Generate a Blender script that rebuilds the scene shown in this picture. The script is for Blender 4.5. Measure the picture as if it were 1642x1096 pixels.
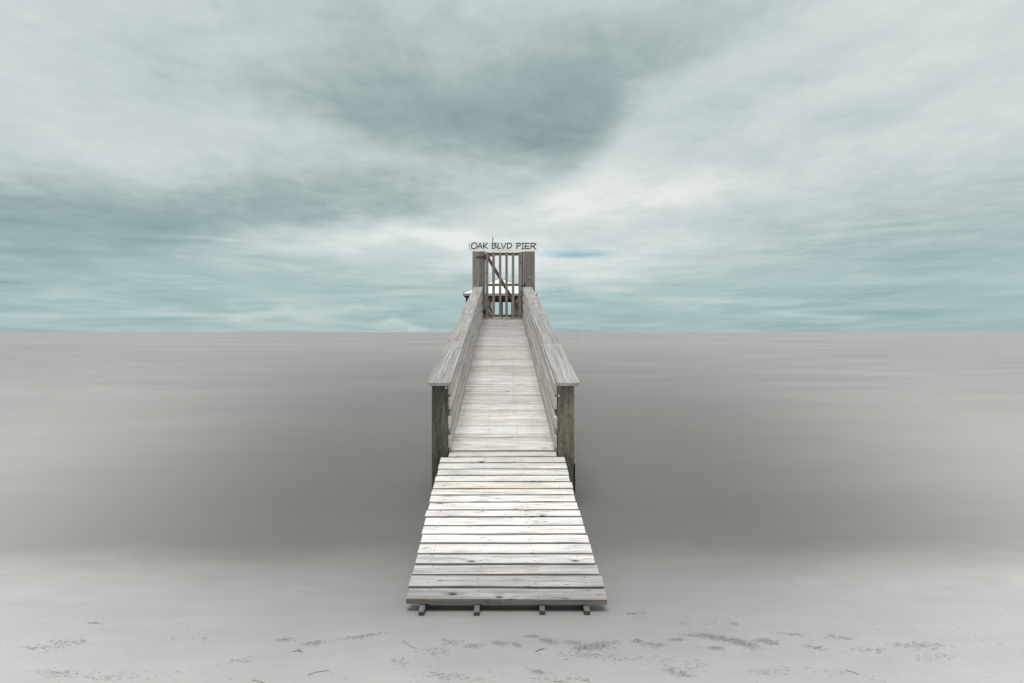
import bpy, bmesh, math, random
from mathutils import Vector, Matrix
random.seed(7)
R = math.radians
scene = bpy.context.scene
for o in list(bpy.data.objects): bpy.data.objects.remove(o)
C = bpy.data.collections.new('pier_scene'); scene.collection.children.link(C)

def srgb(r, g, b):
    f = lambda c: (c/255/12.92) if c/255 <= .04045 else ((c/255+.055)/1.055)**2.4
    return (f(r), f(g), f(b), 1)

# ------------------------------------------------------------------ camera
CAMH = 1.75
F = 1095.0                              # focal length in photo pixels
cam_d = bpy.data.cameras.new('camera'); cam = bpy.data.objects.new('camera', cam_d); C.objects.link(cam)
cam_d.sensor_width = 36; cam_d.lens = F/1642*36
cam_d.clip_start = .05; cam_d.clip_end = 60000
cam_d.shift_y = -15/1642
cam.location = (0, 0, CAMH); cam.rotation_euler = (R(90), 0, -15/F)
scene.camera = cam
scene.view_settings.view_transform = 'Standard'; scene.view_settings.look = 'None'
scene.view_settings.exposure = 0.70; scene.view_settings.gamma = 1
try: scene.view_settings.use_curve_mapping = False
except Exception: pass

# ------------------------------------------------------------------ node helper
class N:
    def __init__(s, tree): s.t = tree; s.n = tree.nodes; s.l = tree.links
    def new(s, typ, **kw):
        n = s.n.new(typ)
        for k, v in kw.items(): setattr(n, k, v)
        return n
    def put(s, sock, v):
        if v is None: return
        if isinstance(v, bpy.types.NodeSocket): s.l.new(v, sock)
        else:
            if hasattr(sock.default_value, '__len__'):
                L = len(sock.default_value)
                if not hasattr(v, '__len__'): v = (v,)*L
                v = tuple(v)[:L] if len(v) >= L else tuple(v)+(1,)
            sock.default_value = v
    def m(s, op, a, b=None, c=None, clamp=False):
        n = s.new('ShaderNodeMath', operation=op, use_clamp=clamp)
        s.put(n.inputs[0], a); s.put(n.inputs[1], b); s.put(n.inputs[2], c)
        return n.outputs[0]
    def v(s, op, a, b=None, scale=None):
        n = s.new('ShaderNodeVectorMath', operation=op)
        s.put(n.inputs[0], a)
        if b is not None: s.put(n.inputs[1], b)
        if scale is not None: s.put(n.inputs['Scale'], scale)
        return n.outputs['Value'] if op in ('LENGTH', 'DOT_PRODUCT', 'DISTANCE') else n.outputs[0]
    def xyz(s, x, y, z=0.0):
        n = s.new('ShaderNodeCombineXYZ'); s.put(n.inputs[0], x); s.put(n.inputs[1], y); s.put(n.inputs[2], z); return n.outputs[0]
    def sep(s, v):
        n = s.new('ShaderNodeSeparateXYZ'); s.put(n.inputs[0], v); return n.outputs
    def noise(s, vec, scale=1, detail=4, rough=.5, dist=0):
        n = s.new('ShaderNodeTexNoise'); s.put(n.inputs['Vector'], vec)
        s.put(n.inputs['Scale'], scale); s.put(n.inputs['Detail'], detail); s.put(n.inputs['Roughness'], rough); s.put(n.inputs['Distortion'], dist)
        return n.outputs['Fac']
    def range(s, v, a, b, c=0.0, d=1.0, smooth=False):
        n = s.new('ShaderNodeMapRange', interpolation_type='SMOOTHSTEP' if smooth else 'LINEAR')
        for i, q in enumerate((v, a, b, c, d)): s.put(n.inputs[i], q)
        return n.outputs[0]
    def mix(s, f, a, b, blend='MIX'):
        n = s.new('ShaderNodeMix', data_type='RGBA', blend_type=blend)
        s.put(n.inputs[0], f); s.put(n.inputs[6], a); s.put(n.inputs[7], b); return n.outputs[2]
    def ramp(s, f, stops, interp='EASE'):
        n = s.new('ShaderNodeValToRGB'); cr = n.color_ramp; cr.interpolation = interp
        while len(cr.elements) < len(stops): cr.elements.new(.5)
        for e, (p, c) in zip(cr.elements, stops): e.position = p; e.color = c
        s.put(n.inputs[0], f); return n.outputs[0]
    def grey(s, v): return s.xyz(v, v, v)

# ------------------------------------------------------------------ world: overcast sky
SUN_EL, SUN_AZ = 72, 190                # high behind the camera, veiled by cloud
world = bpy.data.worlds.new('World'); scene.world = world; world.use_nodes = True
w = N(world.node_tree); w.n.clear()
sky = w.new('ShaderNodeTexSky', sky_type='NISHITA'); sky.sun_disc = False
sky.sun_elevation = R(SUN_EL); sky.sun_rotation = R(SUN_AZ)
tc = w.new('ShaderNodeTexCoord'); d = w.v('NORMALIZE', tc.outputs['Generated'])
dx, dy, dz = w.sep(d)
el = w.m('ARCSINE', dz); az = w.m('ARCTAN2', dx, dy)
zz = w.m('ADD', w.m('MAXIMUM', dz, 0.0), .085)
cp = w.xyz(w.m('DIVIDE', dx, zz), w.m('DIVIDE', dy, zz), 0.0)          # flat cloud deck seen in perspective
cps = w.v('MULTIPLY', cp, (1.0, .62, 1))
n_big = w.noise(w.v('ADD', cps, (3.1, 1.7, 0)), .9, 5, .55, .5)
n_mid = w.noise(w.v('ADD', w.v('MULTIPLY', cp, (1.2, .75, 1)), (11.3, 4.7, 0)), 2.0, 7, .62, .9)
n_str = w.noise(w.v('MULTIPLY', w.xyz(az, el), (3.4, 44, 1)), 1.6, 10, .62, .45)  # thin layers low down
warp1 = w.noise(w.v('ADD', w.v('MULTIPLY', w.xyz(az, el), (3, 5, 1)), (5, 2, 0)), 1.2, 4, .55)
warp2 = w.noise(w.v('ADD', w.v('MULTIPLY', w.xyz(az, el), (3, 5, 1)), (15, 9, 3)), 1.2, 4, .55)
P = w.xyz(w.m('ADD', az, w.m('MULTIPLY_ADD', warp1, .30, -.15)), w.m('ADD', el, w.m('MULTIPLY_ADD', warp2, .16, -.08)))
def blob(px, py, rx, ry, rot, amt):     # a patch of thicker or thinner cloud at an azimuth and elevation
    u = (px-806)/F; a0 = math.atan(u); e0 = math.atan((533-py)/F*math.cos(a0))
    mp = w.new('ShaderNodeMapping', vector_type='TEXTURE')
    w.put(mp.inputs['Vector'], P); mp.inputs['Location'].default_value = (a0, e0, 0)
    mp.inputs['Rotation'].default_value = (0, 0, R(rot)); mp.inputs['Scale'].default_value = (rx/F*1.9, ry/F*1.9, 1)
    return w.range(w.v('LENGTH', mp.outputs[0]), 0.0, 1.0, amt, 0.0, True)
blobs = [
 (600,180,340,100,-8,-.34), (430,195,240,60,-6,-.20), (330,60,260,60,0,.04), (800,40,260,60,0,-.08), (1080,120,300,70,14,-.14), (1250,280,220,30,10,-.10), (700,60,330,60,-8,-.06), (890,200,240,80,4,-.16), (400,335,300,52,4,-.32), (150,340,250,50,0,-.06),
 (170,280,220,60,10,-.08), (1130,205,180,40,28,-.16), (1300,232,230,32,8,-.30), (1420,345,260,60,4,-.22),
 (1560,450,260,90,0,-.08), (1010,110,200,60,20,-.12), (100,400,250,60,0,-.14),(1080,350,180,20,10,-.12),
 (520,240,420,42,-12,.16), (500,514,90,9,0,.22), (50,464,80,10,0,.15), (660,528,30,5,0,.25), (1030,292,190,50,14,.30), (860,345,280,50,4,.16), (200,60,420,130,0,.12),
 (1540,90,330,150,15,.24), (1150,150,300,34,26,.18), (700,262,280,44,-6,.22), (640,392,260,18,-2,.22),
 (1480,215,260,40,10,.14), (1200,310,200,30,12,.14), (820,420,300,22,0,.20), (560,400,200,14,0,.18), (260,200,160,50,0,.10), (1020,430,280,22,0,.12)]
s = w.range(el, R(0), R(10), .40, .62, True)
for b in blobs: s = w.m('ADD', s, blob(*b))
s = w.m('ADD', s, w.m('MULTIPLY_ADD', n_big, .38, -.21))
n_fin = w.noise(w.v('ADD', w.v('MULTIPLY', cp, (1.0, .95, 1)), (2.3, 14.7, 0)), 5.5, 7, .66, .8)
s = w.m('ADD', s, w.m('MULTIPLY', w.m('MULTIPLY_ADD', n_fin, .34, -.17), w.range(el, R(3), R(10), .2, 1)))
s = w.m('ADD', s, w.m('MULTIPLY', w.m('MULTIPLY_ADD', n_mid, .42, -.21), w.range(el, R(2), R(12), .15, 1)))
lowf = w.range(el, R(.5), R(13), 1.0, 0.0, True)
patchy = w.range(w.noise(w.v('ADD', w.v('MULTIPLY', w.xyz(az, el), (4, 16, 1)), (7, 3, 0)), 1.3, 4, .55), .35, .65, .25, 1.35)
s = w.m('ADD', s, w.m('MULTIPLY', w.m('MULTIPLY', w.m('MULTIPLY_ADD', n_str, 1.15, -.575), patchy), lowf))
cloud = w.ramp(s, [(0.0, srgb(130,149,150)), (.25, srgb(153,170,170)), (.55, srgb(188,199,198)), (.80, srgb(204,212,210)), (1.0, srgb(222,227,225))], 'LINEAR')
teal = w.ramp(s, [(0.0, srgb(128,158,162)), (.35, srgb(156,181,183)), (.7, srgb(192,206,205)), (1.0, srgb(222,229,226))], 'LINEAR')
cloud = w.mix(w.range(el, R(0), R(12), 1.0, 0.0, True), cloud, teal)
# the gap of blue right of the gate
mp = w.new('ShaderNodeMapping', vector_type='TEXTURE'); w.put(mp.inputs['Vector'], w.xyz(w.m('ADD', az, w.m('MULTIPLY_ADD', n_mid, .06, -.03)), w.m('ADD', el, w.m('MULTIPLY_ADD', n_str, .02, -.01))))
u0 = (920-806)/F; mp.inputs['Location'].default_value = (math.atan(u0), math.atan(126/F*math.cos(u0)), 0)
mp.inputs['Rotation'].default_value = (0, 0, R(-2)); mp.inputs['Scale'].default_value = (.078, .011, 1)
cloud = w.mix(w.range(w.v('LENGTH', mp.outputs[0]), 0, 1.0, .85, 0.0, True), cloud, srgb(126,172,186))
STR = .1
cl = w.v('SCALE', cloud, scale=.665/STR)
final = w.mix(.97, sky.outputs[0], cl)
bg = w.new('ShaderNodeBackground'); w.put(bg.inputs[0], final); bg.inputs[1].default_value = STR
wo = w.new('ShaderNodeOutputWorld'); w.l.new(bg.outputs[0], wo.inputs[0])

sun_d = bpy.data.lights.new('sun', 'SUN'); sun = bpy.data.objects.new('sun', sun_d); C.objects.link(sun)
sun_d.energy = 1.5; sun_d.angle = R(28); sun_d.color = (1, .975, .95)
sd = Vector((math.sin(R(SUN_AZ))*math.cos(R(SUN_EL)), math.cos(R(SUN_AZ))*math.cos(R(SUN_EL)), math.sin(R(SUN_EL))))
sun.rotation_euler = sd.to_track_quat('Z', 'Y').to_euler()
sun.location = (0, 0, 60)

# ------------------------------------------------------------------ materials
def mat(name):
    m = bpy.data.materials.new(name); m.use_nodes = True; m.node_tree.nodes.clear()
    return m, N(m.node_tree)
def finish(n, col, rough=.85, bump=None, bstr=.3, bdist=.003, spec=.3, metal=0):
    p = n.new('ShaderNodeBsdfPrincipled'); n.put(p.inputs['Base Color'], col); n.put(p.inputs['Roughness'], rough)
    n.put(p.inputs['Specular IOR Level'], spec); n.put(p.inputs['Metallic'], metal)
    if bump is not None:
        b = n.new('ShaderNodeBump'); n.put(b.inputs['Height'], bump); b.inputs['Strength'].default_value = bstr; b.inputs['Distance'].default_value = bdist
        n.l.new(b.outputs[0], p.inputs['Normal'])
    o = n.new('ShaderNodeOutputMaterial'); n.l.new(p.outputs[0], o.inputs[0]); return p

def wood(name, contrast=1.0, stain=1.0, algae=False, stretch=1.0, edges=False, flecks=1.0):
    """weathered timber, grain along the local X of each board; tone is the board's own (object colour)"""
    m, n = mat(name)
    tc = n.new('ShaderNodeTexCoord'); oi = n.new('ShaderNodeObjectInfo')
    co = tc.outputs['Object']; x, y, z = n.sep(co)
    off = n.v('SCALE', n.xyz(oi.outputs['Random'], n.m('MULTIPLY', oi.outputs['Random'], 7.3), n.m('MULTIPLY', oi.outputs['Random'], 3.1)), scale=37.0)
    # knots: sparse cells along the board; the grain bends round them
    vo = n.new('ShaderNodeTexVoronoi', feature='F1'); vo.inputs['Scale'].default_value = 1.0
    kv = n.v('ADD', n.v('MULTIPLY', co, (3.0, 7.0, 5.0)), off)
    n.put(vo.inputs['Vector'], kv)
    kd = vo.outputs['Distance']; kc = n.sep(vo.outputs['Color'])[0]
    on = n.m('GREATER_THAN', kc, .72)
    near = n.m('MULTIPLY', n.range(kd, 0.0, .42, 1.0, 0.0, True), on)
    knot = n.m('MULTIPLY', n.range(kd, .05, .13, 1.0, 0.0, True), on)
    # two chosen knots, at positions carried by the board itself
    for key in ('knot_a', 'knot_b'):
        at = n.new('ShaderNodeAttribute', attribute_type='OBJECT', attribute_name=key)
        ax = n.sep(at.outputs['Vector'])
        dd = n.v('LENGTH', n.xyz(n.m('MULTIPLY', n.m('SUBTRACT', x, ax[0]), 1.0), n.m('MULTIPLY', n.m('SUBTRACT', y, ax[1]), 1.7), 0))
        has = n.m('GREATER_THAN', ax[2], .5)
        ln = n.noise(n.v('SCALE', co, scale=90.0), 1, 2)
        dd = n.m('ADD', dd, n.m('MULTIPLY_ADD', ln, .012, -.006))
        near = n.m('MAXIMUM', near, n.m('MULTIPLY', n.range(dd, 0, .11, 1, 0, True), has))
        knot = n.m('MAXIMUM', knot, n.m('MULTIPLY', n.range(dd, .014, .034, 1, 0, True), has))
    bend = n.noise(n.v('ADD', n.v('MULTIPLY', co, (2.2, 3, 3)), off), 1, 2)
    yw = n.m('ADD', y, n.m('ADD', n.m('MULTIPLY', near, .035), n.m('MULTIPLY', bend, .05)))
    gv = n.v('ADD', n.xyz(n.m('MULTIPLY', x, 1.6*stretch), n.m('MULTIPLY', yw, 58.0), n.m('MULTIPLY', z, 58.0)), off)
    g1 = n.noise(gv, 1.0, 5, .62)
    g2 = n.noise(n.v('MULTIPLY', gv, (3.0, 3.4, 3.4)), 1.0, 3, .6)
    wide = n.noise(n.v('ADD', n.v('MULTIPLY', co, (2.6*stretch, 9, 9)), off), 1.0, 4, .6)
    fine = n.noise(n.v('ADD', n.v('MULTIPLY', co, (60*stretch, 160, 160)), off), 1.0, 2)
    rings = n.m('SINE', n.m('MULTIPLY', kd, 95.0))
    tone = n.m('ADD', n.range(g1, .30, .70, 1-.28*contrast, 1+.16*contrast), n.m('MULTIPLY_ADD', g2, .26*contrast, -.13*contrast))
    tone = n.m('MULTIPLY', tone, n.range(wide, .28, .72, 1-.20*stain, 1+.09*stain))
    tone = n.m('MULTIPLY', tone, n.m('SUBTRACT', 1.0, n.m('MULTIPLY', n.m('MULTIPLY', near, n.range(rings, -1, 1, 0, 1)), .22)))
    crack = n.range(n.noise(n.v('MULTIPLY', gv, (.8, 1.9, 1.9)), 1.0, 3, .5), .30, .355, .55, 0.0, True)
    crack = n.m('MULTIPLY', crack, n.range(n.noise(n.v('ADD', n.v('MULTIPLY', co, (4, 14, 14)), off), 1.0, 2), .52, .62, 0, 1, True))
    tone = n.m('MULTIPLY', tone, n.m('SUBTRACT', 1.0, crack))
    fl = n.noise(n.v('ADD', n.v('MULTIPLY', co, (7*stretch, 62, 62)), n.v('SCALE', off, scale=2.3)), 1.0, 4, .65, .6)
    tone = n.m('MULTIPLY', tone, n.m('SUBTRACT', 1.0, n.m('MULTIPLY', n.range(fl, .61, .68, 0, .5, True), flecks)))
    col = n.v('MULTIPLY', n.v('MULTIPLY', oi.outputs['Color'], (1.012, .995, .985)), n.grey(tone))
    # faint warm and cool patches, pinkish where the surface has worn off
    hue = n.noise(n.v('ADD', n.v('MULTIPLY', co, (1.9, 16, 16)), n.v('SCALE', off, scale=1.7)), 1.0, 3, .5)
    col = n.mix(n.range(hue, .52, .72, 0, .55*stain, True), col, n.v('MULTIPLY', col, (1.06, .93, .86)))
    col = n.mix(n.m('MULTIPLY', near, .35), col, n.v('MULTIPLY', col, (.80, .73, .66)))
    col = n.mix(n.m('MULTIPLY', knot, .85), col, n.v('MULTIPLY', col, (.22, .19, .17)))
    if edges:                            # sawn edges bleach less; shade on the upright faces is painted in too
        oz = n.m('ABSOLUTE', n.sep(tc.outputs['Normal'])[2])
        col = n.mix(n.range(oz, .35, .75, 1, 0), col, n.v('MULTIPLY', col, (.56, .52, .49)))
    if algae:                            # growth and damp climbing the post from the water
        wp = n.new('ShaderNodeNewGeometry').outputs['Position']; wz = n.sep(wp)[2]
        an = n.noise(n.v('MULTIPLY', wp, (22, 22, 3.2)), 1, 5, .65, .8)
        a = n.range(n.m('ADD', wz, n.m('MULTIPLY_ADD', an, 1.1, -.55)), .25, 1.05, 1, 0, True)
        col = n.mix(n.m('MULTIPLY', a, .75), col, n.v('MULTIPLY', col, (.55, .66, .60)))
        blot = n.range(n.noise(n.v('MULTIPLY', wp, (17, 17, 6)), 1, 5, .7, 2.2), .48, .60, 0, 1, True)
        col = n.mix(n.m('MULTIPLY', blot, .6), col, n.v('MULTIPLY', col, (.42, .42, .40)))
        pale = n.range(n.noise(n.v('MULTIPLY', wp, (30, 30, 5)), 1, 5, .7, .6), .58, .70, 0, .5, True)
        col = n.mix(pale, col, srgb(128, 138, 130))
    h = n.m('ADD', n.m('MULTIPLY', g1, .7), n.m('ADD', n.m('MULTIPLY', g2, .5), n.m('MULTIPLY', fine, .15)))
    h = n.m('SUBTRACT', h, n.m('ADD', n.m('MULTIPLY', crack, 1.1), n.m('MULTIPLY', knot, .4)))
    finish(n, col, .86, h, .55, .003, .25)
    return m
W_DECK = wood('weathered_deck_timber', 1.3, 1.35, edges=True, flecks=1.5)
W_RAIL = wood('weathered_rail_timber', 2.1, 1.1, stretch=.28, flecks=1.5)
W_SIDE = wood('weathered_rail_board_timber', 1.3, .8, stretch=.4, flecks=1.2)
W_GATE = wood('weathered_gate_timber', 1.2, .9, stretch=.6)
W_POST = wood('weathered_post_timber', 1.7, 1.5, algae=True)

def plain(name, col, rough=.5, spec=.4, metal=0, var=.15, sc=12):
    m, n = mat(name); tc = n.new('ShaderNodeTexCoord')
    f = n.noise(tc.outputs['Object'], sc, 5, .6)
    c = n.v('MULTIPLY', col, n.grey(n.range(f, .25, .75, 1-var, 1+var)))
    finish(n, c, rough, f, .2, .002, spec, metal); return m
M_IRON = plain('black_iron', (.018, .017, .016), .55, .5, 0, .4, 30)
M_GALV = plain('galvanised_steel', (.55, .56, .57), .35, .5, .7, .2, 40)
M_RUST = plain('rusty_nail', (.07, .045, .035), .8, .3, 0, .4, 80)
M_SIGN = plain('white_sign_paint', (.86, .85, .83), .5, .4, 0, .06, 6)
M_LET = plain('black_sign_paint', (.012, .013, .02), .5, .4)
M_FAINT = plain('grey_sign_print', (.16, .16, .15), .6, .3)
M_ROOF = plain('white_roof_metal', (.80, .80, .80), .45, .4, 0, .07, 3)
M_ROOFEDGE = plain('roof_trim', (.36, .35, .33), .6, .3, 0, .1, 4)
M_DARKW = plain('dark_timber', (.06, .045, .037), .85, .2, 0, .3, 9)
M_PINK = plain('pink_ribbon', (.80, .20, .23), .6, .3, 0, .1, 20)
M_BLUE = plain('dark_blue_plastic', (.03, .045, .10), .4, .5)
M_PALEP = plain('pale_grey_plastic', (.5, .5, .52), .5, .5)
M_RUB = plain('black_rubber', (.012, .012, .012), .7, .2)
M_WEED = plain('dry_seaweed', (.355, .35, .345), .9, .1, 0, .35, 60)
M_TWIG = plain('grey_twig', (.22, .215, .205), .9, .1, 0, .3, 60)

# ------------------------------------------------------------------ object helpers
def link(o, parent=None):
    C.objects.link(o)
    if parent: o.parent = parent
    return o
def tagp(o, label=None, cat=None, group=None, kind=None):
    if label: o['label'] = label
    if cat: o['category'] = cat
    if group: o['group'] = group
    if kind: o['kind'] = kind
    return o
def thing(name, label, cat, loc=(0, 0, 0), group=None):
    o = bpy.data.objects.new(name, None); link(o); o.location = loc; o.empty_display_size = .2
    return tagp(o, label, cat, group)
def mesh_of(name, bm, m, smooth=False):
    me = bpy.data.meshes.new(name); bm.to_mesh(me); bm.free()
    if m: me.materials.append(m)
    if smooth:
        for p in me.polygons: p.use_smooth = True
    return me
def place(name, me, M, parent=None, color=None):
    o = bpy.data.objects.new(name, me); link(o, parent)
    if parent: M = Matrix.Translation(-parent.location) @ M
    o.matrix_local = M
    if color is not None:
        c = (color,)*3 if not hasattr(color, '__len__') else tuple(color)[:3]
        o.color = c+(1,)
    o['knot_a'] = (0.0, 0.0, 0.0); o['knot_b'] = (0.0, 0.0, 0.0)
    return o
def board_mesh(L, Wd, T, m, ch=.004, seg=1, wob=0.0, name='board'):
    """a board centred on its origin, length along X; chamfered edges and, when wob > 0, slightly uneven long edges"""
    bm = bmesh.new(); rings = []
    for i in range(seg+1):
        x = -L/2+L*i/seg
        e = ch if i in (0, seg) else 0
        a, b = Wd/2, T/2
        w1 = random.uniform(-wob, wob); w2 = random.uniform(-wob, wob); w3 = random.uniform(-wob, wob)*.5
        prof = [(-a+ch, -b), (a-ch, -b), (a, -b+ch), (a, b-ch), (a-ch, b), (-a+ch, b), (-a, b-ch), (-a, -b+ch)]
        rings.append([bm.verts.new((x, py+(w1 if py > 0 else w2), pz+w3)) for py, pz in prof])
    for i in range(seg):
        for k in range(8):
            bm.faces.new((rings[i][k], rings[i][(k+1) % 8], rings[i+1][(k+1) % 8], rings[i+1][k]))
    bm.faces.new(rings[0][::-1]); bm.faces.new(rings[-1])
    bmesh.ops.recalc_face_normals(bm, faces=bm.faces)
    return mesh_of(name, bm, m)
def frame(p0, p1, up=(0, 0, 1)):
    """matrix with X from p0 to p1 and Z as near up as it goes, at the middle"""
    p0, p1 = Vector(p0), Vector(p1); X = (p1-p0).normalized(); Z = Vector(up); Y = Z.cross(X).normalized(); Z = X.cross(Y)
    M = Matrix((X, Y, Z)).transposed().to_4x4(); M.translation = (p0+p1)/2; return M
def beam(name, p0, p1, Wd, T, m, parent=None, color=.4, up=(0, 0, 1), ch=.004, seg=1, wob=0.0):
    L = (Vector(p1)-Vector(p0)).length
    return place(name, board_mesh(L, Wd, T, m, ch, seg, wob, name), frame(p0, p1, up), parent, color)
def add_box(bm, c, s):
    M = Matrix.Translation(c) @ Matrix.Diagonal((*s, 1)); return bmesh.ops.create_cube(bm, size=1, matrix=M)
def cyl(bm, p0, p1, r0, r1=None, seg=10):
    p0, p1 = Vector(p0), Vector(p1); r1 = r0 if r1 is None else r1
    q = (p1-p0).to_track_quat('Z', 'Y').to_matrix().to_4x4(); q.translation = (p0+p1)/2
    bmesh.ops.create_cone(bm, cap_ends=True, segments=seg, radius1=r0, radius2=r1, depth=(p1-p0).length, matrix=q)
def jit(c, a=.06, h=.02):
    k = 1+random.uniform(-a, a)
    if not hasattr(c, '__len__'): c = (c, c*.985, c*.955)
    return (c[0]*k*(1+random.uniform(0, h)), c[1]*k, c[2]*k*(1-random.uniform(0, h)))

# ------------------------------------------------------------------ ground and sea
def smooth(a, b, t):
    t = max(0, min(1, (t-a)/(b-a))); return t*t*(3-2*t)
def sand_z(x, y):
    z = .062*smooth(4.75, 3.9, y)+.02*max(0, 4.0-y)-.012*smooth(4.3, 4.8, y)
    if y < 4.4: z += (.004*math.sin(x*1.7+y*.9)+.003*math.sin(x*.8-2.3*y+1))*smooth(4.4, 3.6, y)
    z -= .10*smooth(4.8, 8, y)+.9*smooth(7, 20, y)+2.2*smooth(18, 60, y)
    return z
def sheet(name, xs, ys, zf, m):
    vs = [(x, y, zf(x, y)) for y in ys for x in xs]; nx = len(xs)
    fs = [(j*nx+i, j*nx+i+1, (j+1)*nx+i+1, (j+1)*nx+i) for j in range(len(ys)-1) for i in range(nx-1)]
    me = bpy.data.meshes.new(name); me.from_pydata(vs, [], fs); me.materials.append(m)
    for p in me.polygons: p.use_smooth = True
    o = bpy.data.objects.new(name, me); link(o); o['kind'] = 'structure'; return o
def sand_colour(n, gp, gx, gy):
    big = n.noise(gp, .55, 4, .5, .4); mid = n.noise(n.v('MULTIPLY', gp, (1.5, 3.5, 1)), 1.6, 5, .6); grain = n.noise(gp, 420, 2, .5); fine = n.noise(gp, 60, 4, .6)
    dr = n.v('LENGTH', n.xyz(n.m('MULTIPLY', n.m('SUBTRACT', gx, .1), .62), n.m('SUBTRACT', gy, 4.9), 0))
    damp_shade = n.range(n.m('ADD', dr, n.m('MULTIPLY_ADD', big, .9, -.45)), .1, 3.9, 1, 0, True)  # wet sand round the ramp foot, with contact shade painted into the same patch
    damp_shade = n.m('MAXIMUM', damp_shade, n.m('MULTIPLY', n.range(n.m('ADD', gy, n.m('MULTIPLY_ADD', big, .5, -.25)), 3.4, 4.7, 0, .85, True), n.range(n.m('ABSOLUTE', gx), 1.5, 4.2, 1, .05, True)))
    col = n.mix(damp_shade, (.66, .64, .63, 1), (.265, .256, .250, 1))  # paler outward: drier sand plus an edge fade put into the colour
    col = n.v('MULTIPLY', col, n.grey(n.range(mid, .3, .7, .95, 1.04)))
    col = n.v('MULTIPLY', col, n.grey(n.range(grain, .25, .75, .93, 1.06)))
    return col, damp_shade, mid, fine, grain
m, n = mat('pale_damp_sand')
gp = n.new('ShaderNodeNewGeometry').outputs['Position']; gx, gy, gz = n.sep(gp)
col, damp_shade, mid, fine, grain = sand_colour(n, gp, gx, gy)
rg = n.range(damp_shade, 0, 1, .85, .5)
h = n.m('ADD', n.m('MULTIPLY', fine, .5), n.m('ADD', n.m('MULTIPLY', mid, 2.0), n.m('MULTIPLY', grain, .12)))
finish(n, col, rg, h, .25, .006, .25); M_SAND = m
xs = sorted(set([-20000, -3000, -600, -120, -40]+[round(-20+.25*i, 3) for i in range(161)]+[40, 120, 600, 3000, 20000]))
ys = [-20000, -2000, -200, -40, -10, -4]+[round(-1+.12*i, 3) for i in range(70)]+[8, 9, 10, 12, 14, 17, 20, 25, 30, 40, 60, 100, 400, 3000, 20000]
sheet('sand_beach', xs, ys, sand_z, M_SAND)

m, n = mat('silty_sea_water')
gp = n.new('ShaderNodeNewGeometry').outputs['Position']; gx, gy, gz = n.sep(gp)
ly = n.m('LOGARITHM', n.m('MAXIMUM', gy, 1.0), 2.718)
# long soft swells: wide across, shorter in depth
st1 = n.noise(n.v('MULTIPLY', n.v('ADD', gp, (0, 0, 0)), (.55, 1.5, 1)), 1, 5, .55, .5)
st2 = n.noise(n.v('MULTIPLY', gp, (.13, .30, 1)), 1, 5, .6, .5)
st3 = n.noise(n.v('MULTIPLY', gp, (.028, .055, 1)), 1, 6, .62, .4)
st4 = n.noise(n.v('MULTIPLY', gp, (.006, .010, 1)), 1, 6, .62, .4)
soft = n.noise(n.v('ADD', n.v('MULTIPLY', gp, (.10, .16, 1)), (4, 9, 0)), 1, 3, .5, .5)
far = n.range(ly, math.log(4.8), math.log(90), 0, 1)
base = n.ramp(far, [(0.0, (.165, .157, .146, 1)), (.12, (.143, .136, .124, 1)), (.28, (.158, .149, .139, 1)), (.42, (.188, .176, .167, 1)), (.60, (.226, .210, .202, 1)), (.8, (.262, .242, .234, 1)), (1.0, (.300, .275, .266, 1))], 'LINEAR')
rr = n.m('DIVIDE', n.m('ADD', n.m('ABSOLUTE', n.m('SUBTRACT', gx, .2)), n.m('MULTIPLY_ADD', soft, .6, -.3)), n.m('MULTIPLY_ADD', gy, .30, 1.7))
side = n.range(rr, .50, 1.70, 0, 1, True)                                         # mask of the painted side fade, widening seaward
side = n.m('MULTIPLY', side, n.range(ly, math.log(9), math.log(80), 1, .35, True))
base = n.mix(n.m('MULTIPLY', side, .85), base, (.435, .410, .398, 1))            # brightening toward both sides, painted into the water colour
t = n.m('MULTIPLY', n.m('SUBTRACT', st1, .5), n.range(gy, 8, 35, .2, .05))
t = n.m('ADD', t, n.m('MULTIPLY', n.m('SUBTRACT', st2, .5), n.m('MULTIPLY', n.range(gy, 7, 22, .16, .62, True), n.range(gy, 60, 160, 1, 0))))
t = n.m('ADD', t, n.m('MULTIPLY', n.m('SUBTRACT', st3, .5), n.m('MULTIPLY', n.range(gy, 30, 90, 0, 1.0, True), n.range(gy, 300, 800, 1, 0))))
t = n.m('ADD', t, n.m('MULTIPLY', n.m('SUBTRACT', st4, .5), n.range(gy, 150, 500, 0, .8)))
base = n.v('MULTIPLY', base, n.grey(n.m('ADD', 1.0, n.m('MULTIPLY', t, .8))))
base = n.v('MULTIPLY', base, n.grey(n.range(soft, .3, .7, .975, 1.025)))
# the thin wash at the edge is full of the beach's own sand
wisp = n.noise(n.v('MULTIPLY', gp, (.9, 2.2, 1)), 1.3, 6, .6, .8); shape = n.noise(n.v('MULTIPLY', gp, (.28, .2, 1)), 1, 3)
sh = n.m('ADD', gy, n.m('ADD', n.m('MULTIPLY_ADD', wisp, .55, -.27), n.m('MULTIPLY_ADD', shape, .5, -.25)))
wash = n.range(sh, 4.42, 5.80, 0, 1, True)
scol, damp_shade, mid_, fine_, grain_ = sand_colour(n, gp, gx, gy)
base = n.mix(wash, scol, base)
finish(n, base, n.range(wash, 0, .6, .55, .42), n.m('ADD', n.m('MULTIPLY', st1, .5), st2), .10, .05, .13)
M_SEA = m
sheet('sea_water', [-20000, -2000, -200, -20, 20, 200, 2000, 20000], [3.9, 6, 10, 30, 100, 400, 1500, 6000, 22000], lambda x, y: .0, M_SEA)

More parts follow.
